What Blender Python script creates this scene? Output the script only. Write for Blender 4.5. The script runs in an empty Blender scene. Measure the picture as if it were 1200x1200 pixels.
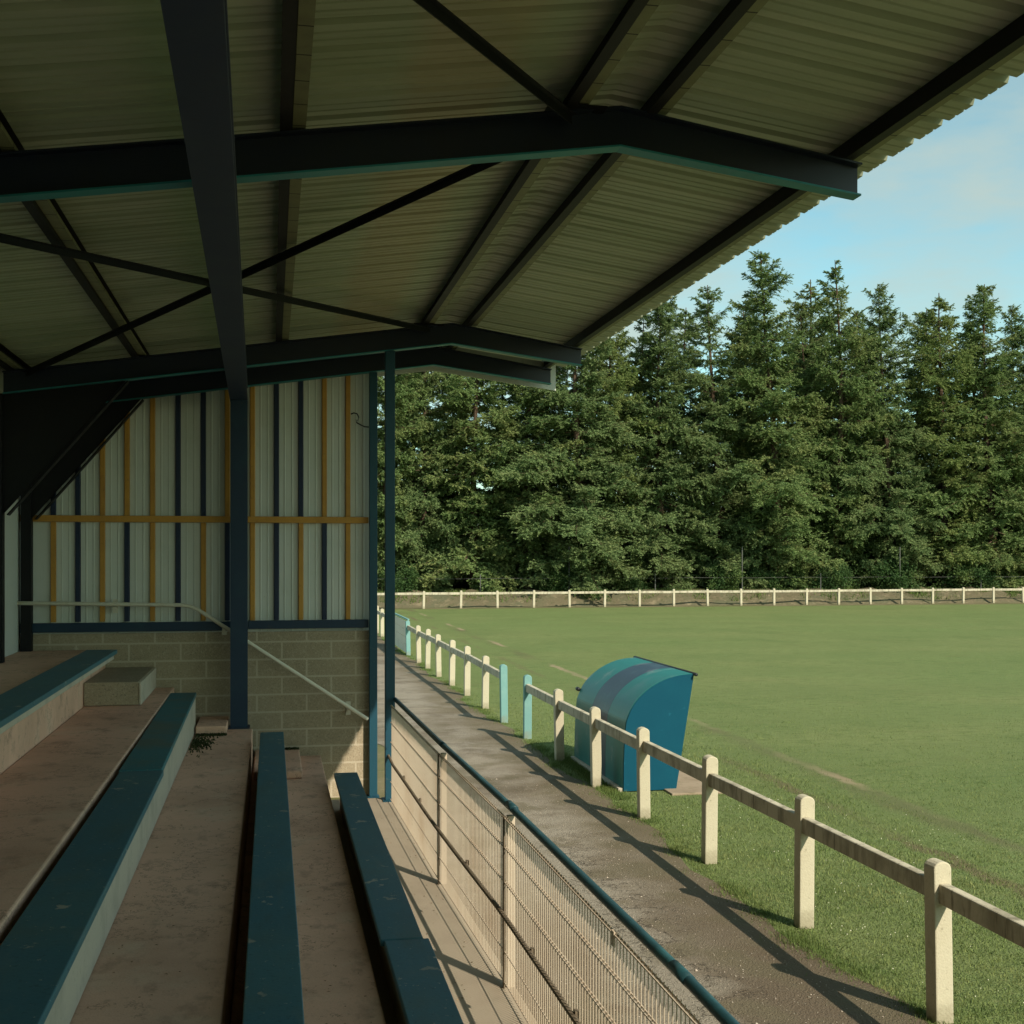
import bpy, math, random
import numpy as np
from mathutils import Vector
random.seed(7)
rng = np.random.default_rng(7)
SC = bpy.context.scene
COL = SC.collection
R = math.radians

# ------------------------------------------------------------------ materials
def M(name, c, rough=.8, spec=.3, metal=0., layers=(), bump=None, coord='Object', trans=0., island=0., objrand=0.):
    """base colour c, then layers (colour, scale, lo, hi, amount[, stretch]) mixed over it through noise; bump=(scale, strength, dist)"""
    m = bpy.data.materials.new(name); m.use_nodes = True
    nt = m.node_tree; N = nt.nodes; L = nt.links
    b = N['Principled BSDF']
    b.inputs['Roughness'].default_value = rough
    b.inputs['Specular IOR Level'].default_value = spec
    b.inputs['Metallic'].default_value = metal
    tc = N.new('ShaderNodeTexCoord'); co = tc.outputs[coord]
    col = N.new('ShaderNodeRGB'); col.outputs[0].default_value = (*c, 1); out = col.outputs[0]
    for i, ly in enumerate(layers):
        c2, sc, lo, hi, am = ly[:5]
        src = co
        if len(ly) > 5:
            mp = N.new('ShaderNodeMapping'); mp.inputs['Scale'].default_value = ly[5]
            L.new(co, mp.inputs[0]); src = mp.outputs[0]
        nz = N.new('ShaderNodeTexNoise'); nz.inputs['Scale'].default_value = sc
        nz.inputs['Detail'].default_value = 7; nz.inputs['Roughness'].default_value = .62
        L.new(src, nz.inputs['Vector'])
        mr = N.new('ShaderNodeMapRange'); mr.inputs['From Min'].default_value = lo
        mr.inputs['From Max'].default_value = hi; mr.inputs['To Max'].default_value = am
        L.new(nz.outputs['Fac'], mr.inputs['Value'])
        mx = N.new('ShaderNodeMix'); mx.data_type = 'RGBA'
        L.new(mr.outputs[0], mx.inputs['Factor']); L.new(out, mx.inputs['A'])
        mx.inputs['B'].default_value = (*c2, 1); out = mx.outputs['Result']
    if island or objrand:
        hs = N.new('ShaderNodeHueSaturation')
        if island:
            g = N.new('ShaderNodeNewGeometry'); rnd = g.outputs['Random Per Island']; a = island
        else:
            g = N.new('ShaderNodeObjectInfo'); rnd = g.outputs['Random']; a = objrand
        mr = N.new('ShaderNodeMapRange'); mr.inputs['To Min'].default_value = 1 - a; mr.inputs['To Max'].default_value = 1 + a
        L.new(rnd, mr.inputs['Value']); L.new(mr.outputs[0], hs.inputs['Value'])
        mr2 = N.new('ShaderNodeMapRange'); mr2.inputs['To Min'].default_value = .5 + .05 * a; mr2.inputs['To Max'].default_value = .5 - .05 * a
        L.new(rnd, mr2.inputs['Value']); L.new(mr2.outputs[0], hs.inputs['Hue'])
        L.new(out, hs.inputs['Color']); out = hs.outputs[0]
    m['out'] = 0
    L.new(out, b.inputs['Base Color'])
    if bump:
        nz = N.new('ShaderNodeTexNoise'); nz.inputs['Scale'].default_value = bump[0]; nz.inputs['Detail'].default_value = 8
        L.new(co, nz.inputs['Vector'])
        bp = N.new('ShaderNodeBump'); bp.inputs['Strength'].default_value = bump[1]; bp.inputs['Distance'].default_value = bump[2]
        L.new(nz.outputs['Fac'], bp.inputs['Height']); L.new(bp.outputs[0], b.inputs['Normal'])
    if trans:
        t = N.new('ShaderNodeBsdfTranslucent'); L.new(out, t.inputs['Color'])
        mxs = N.new('ShaderNodeMixShader'); mxs.inputs[0].default_value = trans
        L.new(b.outputs[0], mxs.inputs[1]); L.new(t.outputs[0], mxs.inputs[2])
        L.new(mxs.outputs[0], N['Material Output'].inputs['Surface'])
    return m

def add_mask(m, build):
    """insert build(nodes, links, colour_socket, texcoord) -> colour before the base colour"""
    nt = m.node_tree; N = nt.nodes; L = nt.links
    b = N['Principled BSDF']; src = b.inputs['Base Color'].links[0].from_socket
    tc = [n for n in N if n.type == 'TEX_COORD'][0]
    L.new(build(N, L, src, tc), b.inputs['Base Color'])

def math_node(N, L, op, a, b=None, clamp=False):
    n = N.new('ShaderNodeMath'); n.operation = op; n.use_clamp = clamp
    for i, v in enumerate((a, b)):
        if v is None: continue
        if isinstance(v, (int, float)): n.inputs[i].default_value = v
        else: L.new(v, n.inputs[i])
    return n.outputs[0]

PAINT_CHIP = (.42, .36, .28)
mt = {}
mt['navy'] = M('navy steel paint', (.007, .026, .058), .5, .4, layers=[((.012, .05, .075), 3, .5, .75, .5), ((.05, .05, .045), 14, .62, .72, .5)], bump=(60, .08, .003))
mt['steel'] = M('dark steel paint', (.006, .006, .008), .6, .25, layers=[((.012, .011, .010), 5, .5, .8, .6)], bump=(50, .08, .003))
mt['rafter'] = M('blue black rafter paint', (.005, .010, .025), .42, .5, layers=[((.010, .012, .014), 5, .5, .8, .6)])
mt['flange'] = M('teal flange paint', (.020, .200, .225), .5, .4, layers=[((.02, .08, .12), 2, .5, .7, .6)])
mt['teal'] = M('teal steel paint', (.005, .052, .082), .5, .4, layers=[((.008, .045, .08), 2.5, .5, .7, .6), ((.09, .12, .10), 18, .62, .72, .5)], bump=(60, .08, .003))
mt['beam'] = M('blue grey beam paint', (.010, .021, .060), .5, .4, layers=[((.025, .045, .065), 2, .45, .75, .6), ((.01, .01, .01), 9, .6, .75, .6)], bump=(40, .08, .003))
mt['bench'] = M('petrol bench paint', (.036, .125, .165), .55, .35, layers=[((.055, .145, .165), 1.1, .45, .65, .8), ((.055, .085, .08), 3.5, .54, .75, .5, (1, .35, 1)), ((.012, .045, .06), 40, .58, .7, .6), (PAINT_CHIP, 6, .635, .655, .7), (PAINT_CHIP, 30, .66, .68, .7), ((.10, .16, .17), 14, .56, .72, .5, (1, .2, 1)), ((.06, .12, .13), 2.3, .5, .68, .6)], bump=(45, .25, .004))
mt['bench_worn'] = M('worn teal bench paint', (.036, .150, .175), .6, .3, layers=[((.11, .13, .105), 1.6, .46, .62, .75), ((.03, .16, .17), 2.2, .55, .7, .7), ((.012, .045, .06), 40, .58, .7, .6), (PAINT_CHIP, 40, .65, .67, .7)], bump=(45, .25, .004))
mt['plinth'] = M('cream plinth concrete', (.50, .43, .34), .85, .2, layers=[((.26, .23, .19), 2.5, .5, .75, .6), ((.16, .14, .11), 22, .6, .72, .5)], bump=(70, .25, .006))
mt['terrace'] = M('stained terrace concrete', (.72, .44, .315), .9, .2, layers=[((.50, .30, .205), .8, .42, .7, .8), ((.66, .49, .36), 1.7, .55, .75, .6), ((.22, .145, .10), 5, .56, .74, .6, (1, .55, 1)), ((.30, .21, .14), 11, .58, .72, .5), ((.12, .10, .08), 70, .6, .72, .5), ((.5, .45, .38), 110, .67, .72, .5)], bump=(90, .35, .005))
mt['slab'] = M('pale slab concrete', (.36, .295, .22), .9, .2, layers=[((.29, .235, .175), 1.5, .45, .7, .7), ((.25, .22, .16), 7, .6, .72, .5), ((.2, .18, .14), 60, .62, .7, .5)], bump=(90, .3, .005))
mt['pad'] = M('trodden concrete pad', (.32, .25, .18), .9, .2, layers=[((.22, .165, .11), 2, .45, .7, .8), ((.13, .12, .06), 6, .55, .7, .6)], bump=(60, .4, .006))
mt['sheet'] = M('weathered roof sheet', (.40, .425, .31), .55, .35, .0, layers=[((.27, .31, .20), .8, .4, .7, .8, (.25, 1.3, 1)), ((.52, .52, .38), 2.6, .52, .72, .6, (.16, 2.2, 1)), ((.16, .15, .10), 5, .58, .8, .5, (.12, 2.5, 1))], bump=(12, .06, .01))
def lit_stain_band(N, L, src, tc):  # brown stain beside the ridge purlins, with warm light painted into its colour
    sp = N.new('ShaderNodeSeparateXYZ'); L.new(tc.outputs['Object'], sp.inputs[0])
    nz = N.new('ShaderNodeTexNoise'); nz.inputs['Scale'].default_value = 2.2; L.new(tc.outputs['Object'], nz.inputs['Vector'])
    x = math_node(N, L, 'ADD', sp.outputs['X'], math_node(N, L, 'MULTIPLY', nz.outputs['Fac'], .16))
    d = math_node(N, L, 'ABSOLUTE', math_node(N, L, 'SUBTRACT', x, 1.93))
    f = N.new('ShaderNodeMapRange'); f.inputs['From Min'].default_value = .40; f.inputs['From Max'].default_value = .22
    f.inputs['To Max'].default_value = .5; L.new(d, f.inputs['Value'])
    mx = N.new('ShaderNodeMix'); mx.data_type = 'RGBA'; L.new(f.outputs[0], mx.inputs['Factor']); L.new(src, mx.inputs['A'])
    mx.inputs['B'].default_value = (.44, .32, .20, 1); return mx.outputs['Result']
add_mask(mt['sheet'], lit_stain_band)
mt['galv'] = M('dull galvanised steel', (.15, .15, .085), .6, .3, 0, layers=[((.12, .105, .07), 6, .45, .75, .7)], bump=(40, .06, .003))
mt['strip'] = M('galvanised packing strip', (.20, .20, .11), .6, .3, layers=[((.13, .115, .07), 6, .45, .75, .7)])
def strip_joints(N, L, src, tc):
    sp = N.new('ShaderNodeSeparateXYZ'); L.new(tc.outputs['Object'], sp.inputs[0])
    f = math_node(N, L, 'FRACT', math_node(N, L, 'DIVIDE', math_node(N, L, 'ADD', sp.outputs['Y'], 50.0), .3335))
    k = math_node(N, L, 'LESS_THAN', f, .035)
    mx = N.new('ShaderNodeMix'); mx.data_type = 'RGBA'; L.new(k, mx.inputs['Factor']); L.new(src, mx.inputs['A']); mx.inputs['B'].default_value = (.012, .010, .008, 1); return mx.outputs['Result']
add_mask(mt['strip'], strip_joints)
mt['purlin'] = M('dark purlin steel', (.010, .009, .008), .6, .25, 0, layers=[((.022, .018, .014), 7, .5, .75, .6)])
mt['clad'] = M('cream wall cladding', (.60, .61, .57), .55, .35, layers=[((.50, .53, .47), 1.1, .45, .75, .8), ((.33, .31, .25), 7, .6, .78, .4, (1.5, 1, .25)), ((.30, .27, .2), 45, .66, .72, .5)], bump=(9, .04, .01))
mt['orange'] = M('orange rib paint', (.50, .25, .045), .55, .35, layers=[((.33, .15, .035), 3, .45, .75, .7), ((.2, .1, .04), 25, .6, .7, .5)])
mt['ribnavy'] = M('navy rib paint', (.012, .022, .055), .55, .35, layers=[((.03, .04, .06), 5, .5, .75, .6)])
mt['railpaint'] = M('cream handrail paint', (.60, .56, .46), .5, .4, layers=[((.42, .37, .28), 9, .55, .75, .6)])
mt['mesh'] = M('cream wire coating', (.52, .425, .325), .55, .35, layers=[((.40, .29, .20), 1.3, .48, .72, .7), ((.20, .12, .07), 26, .64, .74, .6)])
mt['tube'] = M('dark teal tube paint', (.014, .050, .060), .42, .45, layers=[((.03, .12, .13), 4, .5, .7, .6), ((.01, .02, .02), 30, .6, .7, .6)])
mt['rust'] = M('weathered brown rail', (.15, .115, .08), .8, .2, layers=[((.24, .19, .13), 6, .5, .7, .6), ((.04, .03, .02), 15, .55, .7, .7)], bump=(40, .3, .005))
mt['post'] = M('cream painted concrete', (.50, .45, .335), .85, .2, layers=[((.42, .365, .26), 3, .45, .75, .6), ((.25, .21, .14), 9, .56, .74, .55, (1, 1, .45)), ((.16, .14, .09), 28, .62, .72, .6), ((.30, .26, .19), 80, .58, .68, .5)], bump=(60, .5, .006))
def foot_dirt(N, L, src, tc):
    sp = N.new('ShaderNodeSeparateXYZ'); L.new(tc.outputs['Object'], sp.inputs[0])
    nz = N.new('ShaderNodeTexNoise'); nz.inputs['Scale'].default_value = 11; nz.inputs['Detail'].default_value = 6; L.new(tc.outputs['Object'], nz.inputs['Vector'])
    z = math_node(N, L, 'ADD', sp.outputs['Z'], math_node(N, L, 'MULTIPLY', nz.outputs['Fac'], .35))
    f = N.new('ShaderNodeMapRange'); f.inputs['From Min'].default_value = .34; f.inputs['From Max'].default_value = .16
    f.inputs['To Max'].default_value = .7; L.new(z, f.inputs['Value'])
    mx = N.new('ShaderNodeMix'); mx.data_type = 'RGBA'; L.new(f.outputs[0], mx.inputs['Factor']); L.new(src, mx.inputs['A'])
    mx.inputs['B'].default_value = (.23, .20, .13, 1); return mx.outputs['Result']
add_mask(mt['post'], foot_dirt)
mt['tealpost'] = M('pale teal painted concrete', (.17, .33, .32), .8, .25, layers=[((.24, .40, .37), 4, .5, .7, .6), ((.35, .36, .28), 16, .62, .72, .7)], bump=(120, .3, .004))
add_mask(mt['tealpost'], foot_dirt)
mt['rail'] = M('stained concrete rail', (.50, .45, .345), .88, .2, layers=[((.40, .36, .27), 3, .45, .7, .7), ((.13, .115, .08), 7, .50, .70, .75, (1, 1, .2)), ((.07, .06, .04), 19, .57, .70, .7, (1, 1, .16)), ((.2, .17, .12), 3, .5, .7, .5)], bump=(110, .35, .004))
mt['panel'] = M('cream concrete panel', (.66, .61, .50), .85, .2, layers=[((.5, .45, .35), 3, .5, .75, .6)], bump=(80, .3, .004))
def patch_layers(a): return [((.09, .18, .20), 1.5, .52, .72, .4), (a, 1.0, .5, .7, .5), ((.30, .32, .31), 2.2, .58, .76, .6), ((.05, .04, .03), 34, .68, .72, .8)]
mt['dugteal'] = M('teal dugout sheet', (.008, .150, .142), .45, .4, layers=patch_layers((.012, .125, .13)), bump=(5, .05, .01))
mt['dugnavy'] = M('slate dugout sheet', (.026, .050, .078), .45, .4, layers=patch_layers((.045, .07, .095)), bump=(5, .05, .01))
mt['dugend'] = M('blue dugout end panel', (.0015, .058, .098), .6, .15, layers=[((.002, .068, .108), 2, .45, .7, .7), ((.02, .15, .22), 9, .64, .72, .4), ((.2, .2, .18), 40, .71, .73, .6)], bump=(8, .05, .01))
mt['black'] = M('black tube paint', (.015, .018, .022), .5, .4)
mt['trunk'] = M('conifer bark', (.085, .055, .038), .95, .1, layers=[((.13, .10, .075), 6, .45, .7, .7, (1, 1, .2))], bump=(20, .6, .02))
mt['wire'] = M('grey fence wire', (.13, .13, .12), .6, .3, .3)
mt['brick'] = M('broken red brick', (.33, .12, .075), .95, .1, layers=[((.45, .25, .18), 14, .5, .7, .6)], bump=(60, .4, .005))
mt['white'] = M('clover petals', (.75, .72, .55), .9, .1, island=.15)
mt['blade'] = M('grass blades', (.165, .215, .070), .7, .2, layers=[((.215, .235, .085), 1.2, .45, .65, .8), ((.095, .155, .040), 2.3, .52, .68, .7), ((.21, .185, .075), 3.7, .60, .74, .6)], trans=.25, island=.30)
mt['edge'] = M('ragged edge grass', (.115, .165, .045), .7, .2, layers=[((.12, .15, .035), 2, .48, .68, .8), ((.19, .165, .07), 5, .60, .74, .6)], trans=.25, island=.3)
mt['leaf'] = M('conifer leaf sprays', (.155, .225, .078), .75, .2, layers=[((.230, .262, .095), .33, .46, .62, .9), ((.080, .140, .048), .55, .54, .70, .8), ((.20, .19, .075), 1.3, .60, .74, .7)], trans=.36, island=.24, coord='Object')
mt['leaf_cool'] = M('cool conifer leaf sprays', (.150, .215, .082), .75, .2, layers=[((.195, .240, .095), .4, .46, .64, .9), ((.075, .13, .048), .6, .54, .70, .8), ((.18, .17, .085), 1.1, .62, .74, .6)], trans=.36, island=.24)
mt['leaf_warm'] = M('yellowish conifer leaf sprays', (.195, .245, .080), .75, .2, layers=[((.12, .19, .055), .4, .46, .64, .9), ((.23, .22, .085), .8, .55, .70, .7)], trans=.36, island=.24)
mt['shrub'] = M('shrub leaves', (.045, .095, .026), .7, .3, layers=[((.10, .15, .04), .8, .46, .64, .9)], trans=.36, island=.24)
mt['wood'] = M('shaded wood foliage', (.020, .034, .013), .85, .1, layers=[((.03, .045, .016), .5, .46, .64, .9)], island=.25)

def hair_cracks(N, L, src, tc):
    nz = N.new('ShaderNodeTexNoise'); nz.inputs['Scale'].default_value = .9; nz.inputs['Detail'].default_value = 10; nz.inputs['Roughness'].default_value = .68; L.new(tc.outputs['Object'], nz.inputs['Vector'])
    d = math_node(N, L, 'ABSOLUTE', math_node(N, L, 'SUBTRACT', nz.outputs['Fac'], .47))
    f = N.new('ShaderNodeMapRange'); f.inputs['From Min'].default_value = .0035; f.inputs['From Max'].default_value = .001; f.inputs['To Max'].default_value = .7; L.new(d, f.inputs['Value'])
    mx = N.new('ShaderNodeMix'); mx.data_type = 'RGBA'; L.new(f.outputs[0], mx.inputs['Factor']); L.new(src, mx.inputs['A']); mx.inputs['B'].default_value = (.09, .065, .045, 1); return mx.outputs['Result']
add_mask(mt['terrace'], hair_cracks)
# ground materials ---------------------------------------------------
mt['ground'] = M('rough ground', (.13, .125, .06), .95, .1, layers=[((.20, .16, .10), .35, .45, .65, .8), ((.085, .10, .04), .9, .5, .7, .7), ((.24, .20, .13), 6, .56, .7, .5)], bump=(6, .6, .05))
mt['pitch'] = M('pitch turf', (.170, .222, .078), .9, .15, layers=[((.210, .232, .090), .12, .40, .62, .85), ((.135, .182, .062), .30, .48, .66, .8), ((.20, .19, .08), 1.1, .56, .74, .55, (.5, 1, 1)), ((.105, .145, .045), 5, .48, .68, .7, (.45, 1, 1)), ((.27, .265, .12), 18, .52, .68, .6, (.6, 1, 1)), ((.08, .125, .035), 60, .50, .62, .6)], bump=(55, .9, .05))
def pitch_marks(N, L, src, tc):
    sp = N.new('ShaderNodeSeparateXYZ'); L.new(tc.outputs['Object'], sp.inputs[0])
    def noise(scale, stretch=(1, 1, 1)):
        mp = N.new('ShaderNodeMapping'); mp.inputs['Scale'].default_value = stretch; L.new(tc.outputs['Object'], mp.inputs[0])
        nz = N.new('ShaderNodeTexNoise'); nz.inputs['Scale'].default_value = scale; nz.inputs['Detail'].default_value = 6; L.new(mp.outputs[0], nz.inputs['Vector']); return nz.outputs['Fac']
    def band(x0, w, wob, lo, hi, amount, colour, src, sc, shift=0.):
        xx = math_node(N, L, 'ADD', sp.outputs['X'], math_node(N, L, 'MULTIPLY', math_node(N, L, 'SUBTRACT', noise(2.4), .5), wob))
        d = math_node(N, L, 'ABSOLUTE', math_node(N, L, 'SUBTRACT', xx, x0))
        f = N.new('ShaderNodeMapRange'); f.inputs['From Min'].default_value = w; f.inputs['From Max'].default_value = w * .35; L.new(d, f.inputs['Value'])
        g = N.new('ShaderNodeMapRange'); g.inputs['From Min'].default_value = lo; g.inputs['From Max'].default_value = hi; g.inputs['To Max'].default_value = amount
        L.new(noise(sc, (1, .35, 1)), g.inputs['Value'])
        k = math_node(N, L, 'MULTIPLY', f.outputs[0], g.outputs[0])
        mx = N.new('ShaderNodeMix'); mx.data_type = 'RGBA'; L.new(k, mx.inputs['Factor']); L.new(src, mx.inputs['A'])
        mx.inputs['B'].default_value = (*colour, 1); return mx.outputs['Result']
    s = band(7.60, .30, .45, .44, .60, .75, (.13, .11, .06), src, .6)
    s = band(7.72, .13, .30, .52, .58, .9, (.34, .265, .165), s, .42)
    s = band(6.75, .16, .5, .46, .58, .7, (.16, .115, .07), s, .7)
    # mowing stripes across the pitch
    w = math_node(N, L, 'SINE', math_node(N, L, 'MULTIPLY', math_node(N, L, 'ADD', sp.outputs['Y'], math_node(N, L, 'MULTIPLY', noise(.12), 1.6)), 1.45))
    f = N.new('ShaderNodeMapRange'); f.inputs['From Min'].default_value = -.5; f.inputs['From Max'].default_value = .5; f.inputs['To Max'].default_value = .38; L.new(w, f.inputs['Value'])
    mx = N.new('ShaderNodeMix'); mx.data_type = 'RGBA'; L.new(f.outputs[0], mx.inputs['Factor']); L.new(s, mx.inputs['A'])
    mx.inputs['B'].default_value = (.150, .190, .068, 1); return mx.outputs['Result']
add_mask(mt['pitch'], pitch_marks)
mt['path'] = M('patched asphalt', (.285, .245, .195), .9, .2, layers=[((.145, .112, .078), .55, .42, .62, .9), ((.34, .285, .22), .8, .54, .68, .8), ((.10, .075, .05), 1.4, .52, .70, .75), ((.40, .345, .27), 70, .58, .72, .6), ((.05, .042, .03), 55, .56, .68, .7)], bump=(70, 1.0, .02))
def path_wear(N, L, src, tc):
    sp = N.new('ShaderNodeSeparateXYZ'); L.new(tc.outputs['Object'], sp.inputs[0])
    nz = N.new('ShaderNodeTexNoise'); nz.inputs['Scale'].default_value = 1.6; nz.inputs['Detail'].default_value = 7; L.new(tc.outputs['Object'], nz.inputs['Vector'])
    n0 = math_node(N, L, 'SUBTRACT', nz.outputs['Fac'], .5)
    def mix(src, k, colour):
        mx = N.new('ShaderNodeMix'); mx.data_type = 'RGBA'; L.new(k, mx.inputs['Factor']); L.new(src, mx.inputs['A']); mx.inputs['B'].default_value = (*colour, 1); return mx.outputs['Result']
    def ramp(v, a, b, am):
        f = N.new('ShaderNodeMapRange'); f.inputs['From Min'].default_value = a; f.inputs['From Max'].default_value = b; f.inputs['To Max'].default_value = am; L.new(v, f.inputs['Value']); return f.outputs[0]
    x = math_node(N, L, 'ADD', sp.outputs['X'], math_node(N, L, 'MULTIPLY', n0, 1.3))
    # brown dirt and moss beside the rail fence, dark brown the nearer it gets
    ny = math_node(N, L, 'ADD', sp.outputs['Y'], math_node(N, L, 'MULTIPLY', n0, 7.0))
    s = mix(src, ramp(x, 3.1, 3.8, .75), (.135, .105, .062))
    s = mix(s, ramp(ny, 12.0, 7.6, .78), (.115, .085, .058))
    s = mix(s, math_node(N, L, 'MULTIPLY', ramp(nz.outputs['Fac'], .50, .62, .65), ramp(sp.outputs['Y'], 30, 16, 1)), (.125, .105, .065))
    # pale worn streak with a cracked edge along the middle
    d = math_node(N, L, 'ABSOLUTE', math_node(N, L, 'SUBTRACT', x, 2.75))
    k = math_node(N, L, 'MULTIPLY', ramp(d, .42, .12, .75), ramp(sp.outputs['Y'], 15, 12.5, 1))
    s = mix(s, k, (.30, .265, .215))
    cz = N.new('ShaderNodeTexNoise'); cz.inputs['Scale'].default_value = 3.2; cz.inputs['Detail'].default_value = 9; cz.inputs['Roughness'].default_value = .7; L.new(tc.outputs['Object'], cz.inputs['Vector'])
    cr = math_node(N, L, 'ABSOLUTE', math_node(N, L, 'SUBTRACT', cz.outputs['Fac'], .5))
    d2 = math_node(N, L, 'ABSOLUTE', math_node(N, L, 'SUBTRACT', x, 3.05))
    kk = math_node(N, L, 'MULTIPLY', math_node(N, L, 'MULTIPLY', ramp(cr, .016, .004, .95), ramp(d2, .40, .15, 1)), ramp(sp.outputs['Y'], 14.5, 12, 1))
    s = mix(s, kk, (.035, .028, .02)); return s
add_mask(mt['path'], path_wear)
# block wall -----------------------------------------------------------
def block_material(name, mortar=True):
    m = M(name, (.36, .295, .205), .95, .15, layers=[((.25, .205, .14), .9, .45, .7, .7), ((.46, .39, .29), 42, .5, .66, .7), ((.15, .125, .09), 50, .55, .66, .7)], bump=(85, .9, .012))
    if not mortar: return m
    nt = m.node_tree; N = nt.nodes; L = nt.links; b = N['Principled BSDF']; src = b.inputs['Base Color'].links[0].from_socket
    tc = [n for n in N if n.type == 'TEX_COORD'][0]
    sp = N.new('ShaderNodeSeparateXYZ'); L.new(tc.outputs['Object'], sp.inputs[0])
    cb = N.new('ShaderNodeCombineXYZ'); L.new(sp.outputs['X'], cb.inputs['X']); L.new(sp.outputs['Z'], cb.inputs['Y'])
    br = N.new('ShaderNodeTexBrick'); br.inputs['Scale'].default_value = 1; br.inputs['Brick Width'].default_value = .62
    br.inputs['Row Height'].default_value = .222; br.inputs['Mortar Size'].default_value = .014; br.inputs['Mortar Smooth'].default_value = .3
    L.new(cb.outputs[0], br.inputs['Vector'])
    mx = N.new('ShaderNodeMix'); mx.data_type = 'RGBA'; L.new(br.outputs['Fac'], mx.inputs['Factor']); L.new(src, mx.inputs['A']); mx.inputs['B'].default_value = (.47, .40, .30, 1)
    L.new(mx.outputs['Result'], b.inputs['Base Color']); return m
mt['block'] = block_material('concrete block wall'); mt['rough'] = block_material('rough block concrete', False)

# ------------------------------------------------------------------ mesh helpers
ORIG = {}
class MB:
    def __init__(s): s.v = []; s.f = []
    def add(s, vs, fs):
        n = len(s.v); s.v += [tuple(p) for p in vs]; s.f += [tuple(i + n for i in f) for f in fs]; return s
    def box(s, x0, x1, y0, y1, z0, z1):
        return s.add([(x0, y0, z0), (x1, y0, z0), (x1, y1, z0), (x0, y1, z0), (x0, y0, z1), (x1, y0, z1), (x1, y1, z1), (x0, y1, z1)],
                     [(3, 2, 1, 0), (4, 5, 6, 7), (0, 1, 5, 4), (1, 2, 6, 5), (2, 3, 7, 6), (3, 0, 4, 7)])
    def prism(s, prof, a, b, up=(0, 0, 1), b_prof=None):
        """closed 2-D profile (side, up) swept from a to b"""
        a = Vector(a); b = Vector(b); d = (b - a).normalized(); sd = d.cross(Vector(up)).normalized(); u = sd.cross(d)
        n = len(prof); pb = b_prof or prof
        vs = [a + sd * p + u * q for p, q in prof] + [b + sd * p + u * q for p, q in pb]
        fs = [(i, (i + 1) % n, (i + 1) % n + n, i + n) for i in range(n)] + [tuple(range(n - 1, -1, -1)), tuple(range(n, 2 * n))]
        return s.add(vs, fs)
    def bar(s, a, b, w, h, up=(0, 0, 1)):
        return s.prism([(-w / 2, -h / 2), (w / 2, -h / 2), (w / 2, h / 2), (-w / 2, h / 2)], a, b, up)
    def tube(s, pts, r, n=10):
        pts = [Vector(p) for p in pts]; rr = r if isinstance(r, (list, tuple)) else [r] * len(pts); vs = []; fs = []
        for i, p in enumerate(pts):
            d = (pts[min(i + 1, len(pts) - 1)] - pts[max(i - 1, 0)]).normalized()
            ref = Vector((0, 0, 1)) if abs(d.z) < .9 else Vector((1, 0, 0)); sd = d.cross(ref).normalized(); u = sd.cross(d)
            vs += [p + (sd * math.cos(2 * math.pi * k / n) + u * math.sin(2 * math.pi * k / n)) * rr[i] for k in range(n)]
        for i in range(len(pts) - 1):
            fs += [(i * n + k, i * n + (k + 1) % n, (i + 1) * n + (k + 1) % n, (i + 1) * n + k) for k in range(n)]
        fs += [tuple(range(n - 1, -1, -1)), tuple(range((len(pts) - 1) * n, len(pts) * n))]
        return s.add(vs, fs)
    def strip(s, pts, t, y0, y1):
        """slab following the (x, z) polyline, t thick, between y0 and y1"""
        n = len(pts); vs = []
        for (x, z) in pts: vs += [(x, y0, z), (x, y1, z), (x, y1, z + t), (x, y0, z + t)]
        fs = []
        for i in range(n - 1):
            a = i * 4; b = a + 4
            fs += [(a, a + 1, b + 1, b), (a + 1, a + 2, b + 2, b + 1), (a + 2, a + 3, b + 3, b + 2), (a + 3, a, b, b + 3)]
        e = (n - 1) * 4; fs += [(3, 2, 1, 0), (e, e + 1, e + 2, e + 3)]
        return s.add(vs, fs)
    def build(s, name, m, parent=None, bevel=0., smooth=False, solid=0.):
        o0 = ORIG.get(parent, Vector((0, 0, 0)))
        me = bpy.data.meshes.new(name)
        me.from_pydata([(x - o0.x, y - o0.y, z - o0.z) for x, y, z in s.v], [], s.f); me.update()
        import bmesh
        bm = bmesh.new(); bm.from_mesh(me); bmesh.ops.recalc_face_normals(bm, faces=bm.faces); bm.to_mesh(me); bm.free()
        me.materials.append(m)
        if smooth:
            for p in me.polygons: p.use_smooth = True
        o = bpy.data.objects.new(name, me); COL.objects.link(o)
        if parent: o.parent = parent; ORIG[o] = o0
        if bevel:
            md = o.modifiers.new('bevel', 'BEVEL'); md.width = bevel; md.segments = 2; md.limit_method = 'ANGLE'; md.angle_limit = R(40)
        if solid:
            md = o.modifiers.new('solid', 'SOLIDIFY'); md.thickness = solid
        return o

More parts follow.
